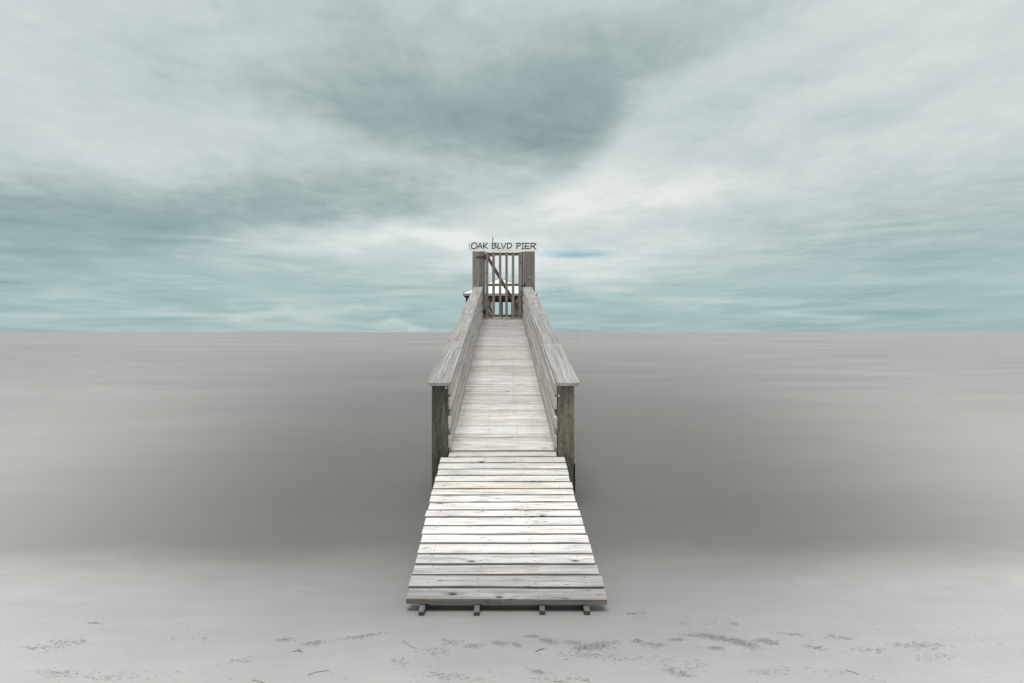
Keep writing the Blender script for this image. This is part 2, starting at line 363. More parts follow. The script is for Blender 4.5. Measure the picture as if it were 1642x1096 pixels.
# ------------------------------------------------------------------ lower ramp
SL = .1410
TH = .038
def zl(y): return CAMH-1.62+.14*(y-4.15)+.040*max(0, min(1, (y-6.3)/.5))        # top of the lower ramp
def zu(y): return CAMH-1.18+SL*(y-6.85)         # top of the upper walkway
ramp = thing('boarding_ramp', 'short pale plank ramp rising from the sand to the railed walkway', 'ramp', (0, 4.1, 0))
front = [4.150, 4.304, 4.467, 4.612, 4.762, 4.925, 5.073, 5.227, 5.386, 5.521, 5.684, 5.843, 5.988, 6.161, 6.303, 6.445, 6.587, 6.729]
tones = [.40, .44, .52, .62, .80, .86, .87, .88, .88, .87, .85, (.80, .765, .72), (.78, .735, .68), .80, .74, .74, .70, .64]  # weathered tones, with brightening toward mid-ramp put into the colour
pool = {}
def plank_mesh(Wd, L, T=TH, seg=8, wob=.0016, k=0, m=None):
    key = (round(Wd, 3), round(L, 3), round(T, 3), seg, k, m.name if m else '')
    if key not in pool: pool[key] = board_mesh(L, Wd, T, m or W_DECK, .0035, seg, wob, 'plank')
    return pool[key]
nails = bmesh.new()
def nail(bm, x, y, z, r=.0036):
    if random.random() < .35: return
    bmesh.ops.create_cone(bm, cap_ends=True, segments=6, radius1=r, radius2=r, depth=.003, matrix=Matrix.Translation((x, y, z)))
for i, y0 in enumerate(front):
    nxt = front[i+1] if i+1 < len(front) else 6.862
    gap = .029 if i < 13 else (.012 if i == 13 else .003)
    Wd = (nxt-y0)-gap; Wd = min(Wd, .140)
    t = (y0-4.15)/2.7
    half = .612 if i else .613
    if i == 17: half = .530
    L = 2*half+random.uniform(-.012, .012)
    cx = .028*max(0, 1-t*1.6)+random.uniform(-.005, .005)
    if i == 17: L, cx = 1.065, 0
    cy = y0+Wd/2; zc = zl(cy)-TH/2+random.uniform(-.0015, .0015)
    yaw = -.017*max(0, 1-t*1.3)+random.uniform(-.0022, .0022)
    M = Matrix.Translation((cx, cy, zc)) @ Matrix.Rotation(yaw, 4, 'Z') @ Matrix.Rotation(math.atan(.14)+random.uniform(-.006, .006), 4, 'X') @ Matrix.Rotation(random.uniform(-.0015, .0015)+(.004 if i == 0 else 0), 4, 'Y')
    me = board_mesh(L, Wd, TH, W_DECK, .0035, 8, .002, 'plank')
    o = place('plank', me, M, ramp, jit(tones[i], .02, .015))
    if i == 0: o['knot_a'] = (-.045, -.045, 1.0); o['knot_b'] = (-.33, -.005, .6)
    if i == 3: o['knot_a'] = (-.23, -.04, 1.0); o['knot_b'] = (.475, -.035, 1.0)
    if i == 8: o['knot_a'] = (.31, -.06, 1.0)
    for nx in (-.50, -.175, .19, .50):
        for k in (-.035, .035):
            q = M @ Vector((nx+random.uniform(-.012, .012), k+random.uniform(-.008, .008), TH/2+.0006)); nail(nails, q.x-0, q.y-4.1, q.z)
o = bpy.data.objects.new('nail_heads', mesh_of('nail_heads', nails, M_RUST)); link(o, ramp); o['kind'] = 'stuff'
for sx, e in ((-.487, 4.095), (-.157, 4.09), (.239, 4.10), (.508, 4.095)):
    zt = lambda y: zl(y)-TH-.006
    beam('stringer', (sx, e, zt(e)-.045), (sx, 6.84, zt(6.84)-.045), .034, .09, W_DECK, ramp, .17, ch=.003, seg=4, wob=.001)
beam('ledger_board', (-.53, 6.815, zl(6.815)-.17), (.53, 6.815, zl(6.815)-.17), .04, .14, W_DECK, ramp, .16)

# ------------------------------------------------------------------ upper walkway
walk = thing('inclined_walkway', 'long narrow weathered plank walkway climbing between two handrails to the gate', 'walkway', (0, 6.85, 0))
y = 6.85; nails = bmesh.new(); ang = math.atan(SL); i = 0; u_planks = []
while y < 17.66:
    Wd = .1395; gap = random.choice((.003, .004, .004, .005, .006, .012)); cy = y+Wd/2
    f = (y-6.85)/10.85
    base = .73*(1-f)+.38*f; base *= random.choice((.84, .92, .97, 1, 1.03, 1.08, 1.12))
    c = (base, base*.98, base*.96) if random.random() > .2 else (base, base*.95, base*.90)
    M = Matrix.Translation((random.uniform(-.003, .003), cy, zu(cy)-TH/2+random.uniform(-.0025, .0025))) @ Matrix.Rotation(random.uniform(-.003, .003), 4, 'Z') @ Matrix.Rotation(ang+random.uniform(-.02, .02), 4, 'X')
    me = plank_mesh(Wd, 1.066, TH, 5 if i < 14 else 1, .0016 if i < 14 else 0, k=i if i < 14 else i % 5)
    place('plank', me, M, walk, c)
    if i < 40:
        for nx in (-.47, -.16, .16, .47):
            for k in (-.035, .035):
                q = M @ Vector((nx+random.uniform(-.012, .012), k+random.uniform(-.008, .008), TH/2+.0006)); nail(nails, q.x, q.y-6.85, q.z, .0048)
    y += (Wd+gap); i += 1
o = bpy.data.objects.new('nail_heads', mesh_of('nail_heads', nails, M_RUST)); link(o, walk); o['kind'] = 'stuff'
for sx in (-.46, 0, .46):
    beam('stringer', (sx, 6.93, zu(6.93)-TH-.075), (sx, 17.6, zu(17.6)-TH-.075), .04, .14, W_DECK, walk, .2)
for py in (9.4, 12.2, 15.2):
    beam('cross_beam', (-.74, py-.11, zu(py)-.30), (.74, py-.11, zu(py)-.30), .04, .16, W_DECK, walk, .2)

# ------------------------------------------------------------------ handrails
CY0, CY1 = 6.70, 17.64
def zc(y): return CAMH-.478-.012+(y-6.70)/(17.64-6.70)*(1.165+.49)      # top of the cap boards
def cap_mesh(L, Wd, T, round_end, name='cap_board'):
    """flat cap board; its low end has rounded corners"""
    bm = bmesh.new(); out = []
    a, r = Wd/2, .045
    if round_end:
        for k in range(7): th = math.pi+k*math.pi/2/6; out.append((-L/2+r+r*math.cos(th), -a+r+r*math.sin(th)))
    else: out += [(-L/2, -a)]
    out += [(L/2, -a), (L/2, a)]
    if round_end:
        for k in range(7): th = math.pi/2+k*math.pi/2/6; out.append((-L/2+r+r*math.cos(th), a-r+r*math.sin(th)))
    else: out += [(-L/2, a)]
    ch = .005
    def ring(z, ins):
        return [bm.verts.new((px*(1-ins*2/L), py*(1-ins/a), z)) for px, py in out]
    rs = [ring(-T/2, ch), ring(-T/2+ch, 0), ring(T/2-ch, 0), ring(T/2, ch)]; k = len(out)
    for j in range(3):
        for q in range(k): bm.faces.new((rs[j][q], rs[j][(q+1) % k], rs[j+1][(q+1) % k], rs[j+1][q]))
    bm.faces.new(rs[0][::-1]); bm.faces.new(rs[3])
    bmesh.ops.recalc_face_normals(bm, faces=bm.faces)
    return mesh_of(name, bm, W_RAIL)
for side in (-1, 1):
    nm = 'left' if side < 0 else 'right'
    rail = thing('handrail', {-1: 'weathered handrail left of the walkway, its front post dark and mossy',
                              1: 'weathered handrail right of the walkway, its front post browner'}[side],
                 'handrail', (side*.63, 6.8, 0), 'handrails along the inclined walkway')
    xo = .632 if side > 0 else -.622
    PY = (6.86, 9.4, 12.2, 15.2) 
    for k, py in enumerate(PY):
        pw = .16 if k == 0 else .14
        xx = xo if k == 0 else side*(.55+pw/2)
        top = zc(py)-.043-.01; foot = sand_z(xx, py)-.6
        M = Matrix.Translation((xx, py, (top+foot)/2)) @ Matrix.Rotation(-math.pi/2, 4, 'Y')
        if k == 0 and side < 0: M = M @ Matrix.Rotation(.0, 4, 'X')
        tone = ((.125, .118, .095) if side < 0 else (.235, .20, .16)) if k == 0 else (.2, .18, .15)
        place('post', board_mesh(top-foot, pw, pw, W_POST, .008, 10 if k == 0 else 1, .0025 if k == 0 else 0, 'post'), M, rail, tone)
    # joints of the cap boards
    js = [6.70, 12.2, 17.64] if side < 0 else [6.70, 9.0, 12.2, 15.0, 17.64]
    xc = -.627 if side < 0 else .643
    for a, b in zip(js, js[1:]):
        g = .007 if b < 17 else 0; a2 = a+(.007 if a > 7 else 0)
        dzj = random.uniform(-.004, .004)
        p0 = Vector((xc, a2, zc(a2)-.02+dzj)); p1 = Vector((xc, b-g, zc(b-g)-.02+dzj))
        tilt = Vector((random.uniform(-.012, .012), 0, 1))
        place('cap_board', cap_mesh((p1-p0).length, .235, .038, a < 7), frame(p0, p1, tilt), rail, jit(.42, .05) if a < 7 else jit(.40, .1))
    # four rows of boards on the inside of the posts
    rows = [(.512, .620), (.655, .770), (.845, .957), (1.030, 1.146)]
    def zr(h, yy):                        # keep the rows spread between cap and deck as the rail grows taller
        f = (h-.478)/(1.18-.478)
        return (zc(yy))*(1-f)+zu(yy)*f
    segs = [6.82, 9.4, 12.2, 15.2, 17.62]
    for r, (h0, h1) in enumerate(rows):
        st = 6.80+(.0, .012, -.006, .01)[r]
        cuts = [st]+([9.4, 15.2, 17.62] if (r+(side > 0)) % 2 else [12.2, 17.62])
        for a, b in zip(cuts, cuts[1:]):
            a2 = a+.003
            zA, zB = (zr(h0, a2)+zr(h1, a2))/2, (zr(h0, b)+zr(h1, b))/2
            hh = h1-h0+.004
            xi = side*(.531 if r < 3 else .529)+random.uniform(-.002, .002)
            c = jit((.60, .58, .55), .14, .05) if r != 3 else jit((.54, .52, .49), .1, .04)
            bb = beam('rail_board', (xi, a2, zA), (xi, b, zB), .030, hh, W_SIDE, rail, c, ch=.003, seg=6, wob=.0012)
    # bolts through the front post
    for bz in ((1.255, 1.12) if side > 0 else (1.2,)):
        bm = bmesh.new(); X = side*.553
        cyl(bm, (X+side*.006, 6.779, bz), (X+side*.006, 6.770, bz), .011, seg=10); cyl(bm, (X+side*.006, 6.772, bz), (X+side*.006, 6.757, bz), .006, seg=6)
        place('bolt', mesh_of('bolt', bm, M_GALV), Matrix.Identity(4), rail)
    if side > 0:
        bm = bmesh.new(); add_box(bm, (.7155, 6.79, .29), (.007, .05, .30)); place('rubber_strip', mesh_of('rubber_strip', bm, M_RUB), Matrix.Identity(4), rail)

# ------------------------------------------------------------------ gate frame, gate, sign (at the head of the walkway)
GY = 17.70; S = F/GY
def gx_(px): return (px-806)/S
def gz_(py): return CAMH+(533-py)/S
DK = CAMH+.355                                   # level of the pier deck beyond
fr = thing('gate_surround', 'tall grey board surround with a wide board on each side of the gate', 'gate frame', (0, GY, DK))
def vboard(name, x0, x1, z0, z1, yc, T, m, parent, c, **k):
    return beam(name, ((x0+x1)/2, yc, z0), ((x0+x1)/2, yc, z1), x1-x0, T, m, parent, c, up=(0, 1, 0), **k)
GB = (.28, .27, .255)
vboard('side_board', gx_(757.6), gx_(768.2), DK-.35, gz_(403.8), GY, .035, W_GATE, fr, jit(GB, .05), seg=3, wob=.001)
vboard('side_board', gx_(768.35), gx_(777.9), DK-.35, gz_(403.8), GY+.002, .035, W_GATE, fr, jit((.19, .175, .158), .05), seg=3, wob=.001)
vboard('side_board', gx_(839.4), gx_(857.6), DK-.35, gz_(403.8), GY, .035, W_GATE, fr, jit((.225, .215, .20), .03), seg=3, wob=.001)
vboard('hinge_post', gx_(772.8), gx_(777.6), -2.2, gz_(404.2), GY+.10, .12, W_GATE, fr, (.14, .11, .09))
vboard('latch_post', gx_(836.1), gx_(839.1), -2.2, gz_(404.2), GY+.045, .13, W_GATE, fr, (.15, .12, .095))
vboard('support_post', gx_(758.2), gx_(766.5), -2.2, gz_(404.4), GY+.10, .13, W_POST, fr, (.17, .15, .13))
vboard('support_post', gx_(848.5), gx_(857.0), -2.2, gz_(404.4), GY+.10, .13, W_POST, fr, (.17, .15, .13))
beam('header', (gx_(752), GY+.06, gz_(396)), (gx_(860), GY+.06, gz_(396)), .06, .14, W_GATE, fr, (.17, .15, .13))
beam('threshold', (gx_(773.6), GY-.035, zu(GY)+.006), (gx_(838.6), GY-.035, zu(GY)+.006), .09, .03, W_GATE, fr, (.34, .33, .30))

gate = thing('picket_gate', 'brown-grey picket gate with six uprights and a diagonal brace under the white sign', 'gate', (gx_(778), GY, DK))
GC = (.255, .237, .22)
for a, b in ((778.4, 783.2), (789.2, 793.7), (800.0, 804.0), (810.2, 814.3), (820.6, 824.8), (831.4, 835.7)):
    wide = a < 780 or a > 830
    vboard('upright' if wide else 'picket', gx_(a), gx_(b), gz_(509.2), gz_(404.9), GY-.008+random.uniform(-.002, .002), .022, W_GATE, gate, jit(GC, .12, .05), seg=3, wob=.001, ch=.002)
for nm_, y0_, y1_ in (('top_rail', 405.4, 410.0), ('middle_rail', 455.3, 459.0), ('bottom_rail', 504.7, 509.0)):
    zc_ = (gz_(y0_)+gz_(y1_))/2
    beam(nm_, (gx_(778.6), GY+.020, zc_), (gx_(835.5), GY+.020, zc_), .028, gz_(y0_)-gz_(y1_), W_GATE, gate, jit((.15, .128, .11), .05), ch=.002)
beam('diagonal_brace', (gx_(781.8), GY+.049, gz_(412)), (gx_(832), GY+.049, gz_(498)), .078, .024, W_GATE, gate, (.125, .098, .082), up=(0, 1, 0), ch=.002)
# T hinges and latch
def hinge(px, py, parent):
    bm = bmesh.new(); X, Z = gx_(px), gz_(py); yy = GY-.0225
    out = [(0, .022), (-.05, .020), (-.09, .010), (-.15, .012), (-.175, .030), (-.19, .012), (-.225, .004)]
    prof = [(X+a, Z+b) for a, b in out]+[(X+a, Z-b) for a, b in reversed(out)]
    f1 = bm.faces.new([bm.verts.new((a, yy-.006, b)) for a, b in prof]); r = bmesh.ops.extrude_face_region(bm, geom=[f1])
    for v in r['geom']:
        if isinstance(v, bmesh.types.BMVert): v.co.y += .005
    add_box(bm, (X+.022, yy-.004, Z), (.03, .006, .15)); cyl(bm, (X+.004, yy-.008, Z-.06), (X+.004, yy-.008, Z+.06), .009, seg=8)
    bmesh.ops.recalc_face_normals(bm, faces=bm.faces)
    return place('hinge', mesh_of('hinge', bm, M_IRON), Matrix.Identity(4), parent)
hinge(777.0, 412.8, gate); hinge(777.0, 500.5, gate)
bm = bmesh.new(); X, Z = gx_(839.8), gz_(457.5)
add_box(bm, (X-.02, GY-.028, Z-.01), (.10, .008, .018)); add_box(bm, (X+.02, GY-.026, Z), (.03, .012, .075)); cyl(bm, (X+.01, GY-.03, Z+.01), (X+.05, GY-.05, Z+.035), .008, seg=8)
place('latch', mesh_of('latch', bm, M_IRON), Matrix.Identity(4), gate)
bm = bmesh.new(); X, Z = gx_(847.7), gz_(445.2)
cyl(bm, (X, GY-.018, Z), (X, GY-.03, Z), .018, .014, 12); cyl(bm, (X, GY-.03, Z), (X, GY-.045, Z), .008, seg=8)
place('bolt', mesh_of('bolt', bm, M_GALV), Matrix.Identity(4), fr)
bm = bmesh.new(); X, Z = gx_(838), gz_(475.3); add_box(bm, (X-.02, GY-.024, Z), (.085, .008, .012)); place('latch_bar', mesh_of('latch_bar', bm, M_IRON), Matrix.Identity(4), gate)
# pink ribbon under the top rail
bm = bmesh.new(); pts = [(783.4, 410.2, 412.6), (785.5, 409.6, 412.0), (787.5, 410.0, 411.8), (789.6, 410.2, 411.2)]
va = [(bm.verts.new((gx_(a), GY+.038+.006*(i % 2), gz_(t_))), bm.verts.new((gx_(a), GY+.038+.004*(i % 2), gz_(b_)))) for i, (a, t_, b_) in enumerate(pts)]
for i in range(3): bm.faces.new((va[i][0], va[i+1][0], va[i+1][1], va[i][1]))
rb = bmesh.ops.solidify(bm, geom=bm.faces[:], thickness=.003)
o = place('ribbon', mesh_of('ribbon', bm, M_PINK), Matrix.Identity(4)); tagp(o, 'small pink ribbon tied below the top rail of the gate, beside the diagonal brace', 'ribbon')

# sign
sign = thing('pier_sign', 'long white sign board lettered OAK BLVD PIER above the gate', 'sign', (0, GY-.03, gz_(403.4)))
SX0, SX1, SZ0, SZ1 = gx_(752.9), gx_(861.6), gz_(403.3), gz_(388.2); SY = GY-.012
me = board_mesh(SX1-SX0, SZ1-SZ0, .024, M_SIGN, .003, 1, 0, 'sign_board')
place('sign_board', me, frame((SX0, SY, (SZ0+SZ1)/2), (SX1, SY, (SZ0+SZ1)/2), (0, 1, 0)), sign)
def ribbon(bm, pts, wd, y0, y1):
    """a painted stroke as a thin raised strip following pts (x, z)"""
    P_ = [Vector(p) for p in pts]; L_, R_ = [], []
    for i, p in enumerate(P_):
        a = (p-P_[i-1]).normalized() if i else (P_[1]-p).normalized()
        b = (P_[i+1]-p).normalized() if i < len(P_)-1 else a
        t = (a+b); t = t.normalized() if t.length > 1e-4 else a
        nn = Vector((-t.y, t.x)); k = min(1.6, 1/max(.4, nn.dot(Vector((-a.y, a.x)))))
        L_.append(p+nn*wd/2*k); R_.append(p-nn*wd/2*k)
    q = [[bm.verts.new((v.x, yy, v.y)) for v in side_] for yy in (y0, y1) for side_ in (L_, R_)]
    for i in range(len(P_)-1):
        for A, B in ((q[0], q[1]), (q[3], q[2]), (q[2], q[0]), (q[1], q[3])): bm.faces.new((A[i], A[i+1], B[i+1], B[i]))
    bm.faces.new((q[0][0], q[1][0], q[3][0], q[2][0])); bm.faces.new((q[0][-1], q[2][-1], q[3][-1], q[1][-1]))
ell = [(240+(52*math.cos(t_)+10*math.sin(t_)), 231-57*math.sin(t_)) for t_ in [math.pi*.62-2*math.pi*k/18 for k in range(19)]]
letters = {
 'O': [ell], 'A': [[(300, 287), (322, 238), (352, 176), (372, 232), (392, 285)], [(322, 246), (378, 240)]],
 'K': [[(420, 176), (414, 284)], [(492, 178), (455, 210), (420, 236), (455, 258), (494, 284)]],
 'B': [[(584, 182), (577, 284)], [(568, 184), (635, 180), (652, 196), (632, 218), (602, 230), (645, 236), (662, 252), (640, 268), (577, 284)]],
 'L': [[(692, 178), (683, 281), (748, 275)]], 'V': [[(750, 182), (772, 236), (792, 288), (812, 232), (838, 178)]],
 'D': [[(868, 184), (860, 282)], [(850, 186), (905, 180), (938, 196), (946, 224), (930, 256), (898, 274), (860, 282)]],
 'P': [[(1046, 188), (1034, 292)], [(1024, 188), (1090, 180), (1112, 194), (1100, 222), (1044, 244)]],
 'I': [[(1156, 182), (1150, 288)], [(1132, 182), (1178, 180)], [(1126, 290), (1176, 286)]],
 'E': [[(1200, 184), (1196, 284)], [(1192, 184), (1276, 186)], [(1200, 240), (1274, 236)], [(1186, 286), (1280, 280)]],
 'R': [[(1312, 186), (1300, 292)], [(1290, 188), (1370, 180), (1396, 196), (1376, 226), (1312, 246)], [(1340, 240), (1366, 266), (1400, 292)]]}
for ch_, strokes in letters.items():
    bm = bmesh.new()
    for k, st in enumerate(strokes):
        ribbon(bm, [(gx_(740+a/11.73), gz_(375+b/11.73)) for a, b in st], .023, SY-.0125-.0022-.0004*k, SY-.0122)
    bmesh.ops.recalc_face_normals(bm, faces=bm.faces)
    place('letter', mesh_of('letter', bm, M_LET), Matrix.Identity(4), sign)
bm = bmesh.new(); a = 655
while a < 930:                                    # the unreadable small line under the name
    wl = random.choice((9, 12, 16, 7)); z_ = gz_(375+315/11.73)
    if not 795 < a < 805: add_box(bm, (gx_(740+(a+wl/2)/11.73), SY-.0130, z_+random.uniform(-.002, .002)), (wl/11.73/S*.8, .0018, .009))
    a += wl+4
o = place('small_print', mesh_of('small_print', bm, M_FAINT), Matrix.Identity(4), sign); o['kind'] = 'stuff'
# bent hook on top of the sign
bm = bmesh.new(); hp = [(789.3, 388.4), (789.9, 386.4), (790.5, 384.4), (790.3, 382.4), (789.6, 380.6)]
for (a, b), (c_, d_) in zip(hp, hp[1:]): cyl(bm, (gx_(a), SY, gz_(b)), (gx_(c_), SY, gz_(d_)), .011, .010, 8)
place('hook', mesh_of('hook', bm, M_IRON), Matrix.Identity(4), sign)

# ------------------------------------------------------------------ pier beyond the gate
PY0, PY1 = 17.86, 46.6
pier = thing('pier_deck', 'level timber pier on piles running out behind the gate', 'pier', (0, PY0, 0))
bm = bmesh.new(); y = PY0
while y < PY1: add_box(bm, (random.uniform(-.01, .01), y+.07, DK-.019), (1.5, .134, .038)); y += .145
o = bpy.data.objects.new('deck_boards', mesh_of('deck_boards', bm, W_DECK)); link(o, pier); o.location = (0, -PY0, 0); o.color = (.42, .40, .38, 1); o['kind'] = 'stuff'
for sx in (-.6, .6): beam('joist', (sx, PY0, DK-.13), (sx, PY1, DK-.13), .05, .18, W_DECK, pier, .2)
y = 20.4
while y < 46:
    for sx in (-.68, .68):
        bm = bmesh.new(); cyl(bm, (0, 0, -4.2), (0, 0, DK-.05), .11, .10, 12); place('pile', mesh_of('pile', bm, W_POST), Matrix.Translation((sx, y, 0)), pier, (.17, .15, .125))
    y += 3.6
for side in (-1, 1):
    rl = thing('pier_railing', 'open three-rail railing seen through the left of the gate' if side < 0 else 'cross-braced railing seen through the right of the gate', 'railing', (side*.66, PY0, DK))
    ps = [PY0+.3+2.36*k for k in range(13)]
    for a, b in zip(ps, ps[1:]+[None]):
        vboard('post', side*.66-.045, side*.66+.045, DK, DK+.93, a, .09, W_GATE, rl, (.16, .14, .12))
        if b is None: continue
        if side > 0:
            beam('brace', (side*.645, a+.05, DK+.08), (side*.645, b-.05, DK+.84), .024, .09, W_GATE, rl, (.20, .17, .15))
            beam('brace', (side*.675, a+.05, DK+.84), (side*.675, b-.05, DK+.08), .024, .09, W_GATE, rl, (.20, .17, .15))
    for hh, ww, tt in ((.95, .14, .038), (.60, .035, .09), (.28, .035, .09)):
        if side > 0 and hh == .60: continue
        beam('rail', (side*(.66 if hh > .9 else .60), PY0+.1, DK+hh), (side*(.66 if hh > .9 else .60), PY1, DK+hh), ww, tt, W_GATE, rl, .42)

# pavilion at the pier head
PX = -.17; RZ = CAMH+2.80; HW = 2.70; RY0, RY1 = 49.0, 54.4; RC = (RY0+RY1)/2; AP = CAMH+4.09
pav = thing('pier_pavilion', 'open pier-head pavilion with a white metal pyramid roof on timber posts', 'pavilion', (PX, RC, DK))
cs = [(-HW, RY0-RC), (HW, RY0-RC), (HW, RY1-RC), (-HW, RY1-RC)]
rh = bpy.data.objects.new('roof', None)
apex = Vector((0, 0, AP-DK)); rz = RZ-DK
bm = bmesh.new(); top = [bm.verts.new((x, y, rz)) for x, y in cs]; bot = [bm.verts.new((x, y, rz-.05)) for x, y in cs]; ap = bm.verts.new(apex); ap2 = bm.verts.new(apex-Vector((0, 0, .08)))
for i in range(4):
    j = (i+1) % 4; bm.faces.new((top[i], top[j], ap)); bm.faces.new((bot[j], bot[i], ap2)); bm.faces.new((top[j], top[i], bot[i], bot[j]))
bmesh.ops.recalc_face_normals(bm, faces=bm.faces)
roof = bpy.data.objects.new('roof', mesh_of('roof', bm, M_ROOF)); link(roof, pav); roof.location = (0, 0, 0)
bm = bmesh.new()                                   # standing seams
for i in range(4):
    a = Vector((*cs[i], rz)); b = Vector((*cs[(i+1) % 4], rz)); nrm = (b-a).cross(apex-a).normalized(); nrm = nrm if nrm.z > 0 else -nrm
    for k in range(1, 12):
        f = k/12; e = a.lerp(b, f); g = min(f, 1-f)*2
        h_ = (a.lerp(apex, g) if f <= .5 else b.lerp(apex, g))
        cyl(bm, e+nrm*.012, h_+nrm*.012, .018, seg=4)
sm_ = bpy.data.objects.new('roof_seams', mesh_of('roof_seams', bm, M_ROOFEDGE)); link(sm_, roof); sm_['kind'] = 'stuff'
for i in range(4):
    bm = bmesh.new(); cyl(bm, Vector((*cs[i], rz+.02)), apex+Vector((0, 0, .02)), .035, seg=6)
    o = bpy.data.objects.new('ridge_cap', mesh_of('ridge_cap', bm, M_ROOFEDGE)); link(o, roof)
for i in range(4):
    a = Vector((cs[i][0]*.985, cs[i][1]*.985, rz-.12)); b = Vector((cs[(i+1) % 4][0]*.985, cs[(i+1) % 4][1]*.985, rz-.12))
    o = beam('fascia', a, b, .03, .13, M_ROOFEDGE, None, .4); o.parent = pav
    a = Vector((cs[i][0]*.89, cs[i][1]*.89, rz-.30)); b = Vector((cs[(i+1) % 4][0]*.89, cs[(i+1) % 4][1]*.89, rz-.30))
    o = beam('beam', a, b, .1, .26, M_DARKW, None, .4); o.parent = pav
bm = bmesh.new(); add_box(bm, (0, 0, rz-.17), (HW*1.94, HW*1.94, .02)); place('ceiling', mesh_of('ceiling', bm, M_DARKW), Matrix.Identity(4)).parent = pav
def pvpost(x, y, w_, m_=M_DARKW, z0=0.0, z1=None):
    o = vboard('post', x-w_/2, x+w_/2, z0, (rz-.4 if z1 is None else z1), y, w_, m_, None, (.12, .1, .085)); o.parent = pav; return o
for x in (-HW*.89, HW*.89):
    for y in (-HW*.89, 0, HW*.89): pvpost(x, y, .16)
for x in (-.72, 1.12): pvpost(x, -HW*.89, .17, W_GATE)
pvpost(.13, HW*.89, .11); pvpost(.9, HW*.89, .11)
for i in range(4):                                  # knee braces at the corners
    x, y = cs[i][0]*.89, cs[i][1]*.89
    o = beam('knee_brace', (x, y, rz-.95), (x*.72, y, rz-.4), .07, .07, M_DARKW, None, .4); o.parent = pav
bm = bmesh.new(); y = -HW-.8
while y < HW+.6: add_box(bm, (0, y, -.019), (2*HW+.2, .134, .038)); y += .145
o = place('platform_boards', mesh_of('platform_boards', bm, W_DECK), Matrix.Identity(4), None, .4); o.parent = pav; o['kind'] = 'stuff'
for x in (-HW, 0, HW):
    beam('joist', (x*.97, -HW-.8, -.14), (x*.97, HW+.5, -.14), .06, .2, W_DECK, None, .2).parent = pav
    for y in (-HW, 0, HW):
        bm = bmesh.new(); cyl(bm, (0, 0, -6.5), (0, 0, -.04), .13, .12, 12); o = place('pile', mesh_of('pile', bm, W_POST), Matrix.Translation((x*.93, y*.93, 0)), None, (.17, .15, .125)); o.parent = pav
for a, b in (((-HW*.89, -HW*.89), (-HW*.89, HW*.89)), ((HW*.89, -HW*.89), (HW*.89, HW*.89)), ((-HW*.89, HW*.89), (HW*.89, HW*.89))):
    beam('railing_board', (a[0], a[1], .3), (b[0], b[1], .3), .035, .12, W_GATE, None, .22).parent = pav
# bucket hung on the right railing
bk = thing('bucket', 'small dark blue bucket with a pale band behind the gate, low beside the fourth picket', 'bucket', ((819.2-806)/F*44, 44, DK+.38))
bm = bmesh.new(); cyl(bm, (0, 0, 0), (0, 0, .27), .10, .135, 16); cyl(bm, (0, 0, .27), (0, 0, .285), .142, .142, 16); place('bucket_body', mesh_of('bucket_body', bm, M_BLUE), Matrix.Identity(4)).parent = bk
bm = bmesh.new(); cyl(bm, (0, 0, .10), (0, 0, .20), .1225, .1365, 16); place('band', mesh_of('band', bm, M_PALEP), Matrix.Identity(4)).parent = bk
bm = bmesh.new()
for k in range(8):
    t0, t1 = math.pi*k/8, math.pi*(k+1)/8
    cyl(bm, (.138*math.cos(t0), 0, .275+.11*math.sin(t0)), (.138*math.cos(t1), 0, .275+.11*math.sin(t1)), .006, seg=5)
place('bucket_handle', mesh_of('bucket_handle', bm, M_IRON), Matrix.Identity(4)).parent = bk

# ------------------------------------------------------------------ marks in the sea
def pole(px, ytop, dist, lbl, r=.032, ring=True):
    x = (px-806)/F*dist; ht = CAMH-(ytop-533)/F*dist
    t_ = thing('channel_pole', lbl, 'pole', (x, dist, 0), 'far poles in the sea')
    bm = bmesh.new(); cyl(bm, (0, 0, -4), (0, 0, ht), r, r*.8, 8); place('shaft', mesh_of('shaft', bm, M_ROOFEDGE), Matrix.Identity(4)).parent = t_
    bm = bmesh.new(); cyl(bm, (0, 0, ht-.3), (0, 0, ht), r*1.8, r*1.8, 8); place('pole_head', mesh_of('pole_head', bm, M_ROOFEDGE), Matrix.Identity(4)).parent = t_
pole(927, 537, 112, 'thin dark pole standing in the sea just right of the right handrail')
def buoy(px, py, r, lbl):
    D = F*CAMH/(py+.6-533)
    bm = bmesh.new(); bmesh.ops.create_uvsphere(bm, u_segments=12, v_segments=8, radius=r, matrix=Matrix.Diagonal((1.3, 1, 1, 1)))
    cyl(bm, (0, 0, r*.7), (0, 0, r*1.6), r*.2, seg=6)
    o = place('buoy', mesh_of('buoy', bm, M_ROOFEDGE, True), Matrix.Translation(((px-806)/F*D, D, r*.35))); tagp(o, lbl, 'buoy', 'far floats on the sea')
buoy(561.5, 547.5, .12, 'tiny dark float on the sea left of the pier')
buoy(1575, 542.3, .18, 'tiny dark float on the sea near the right edge')

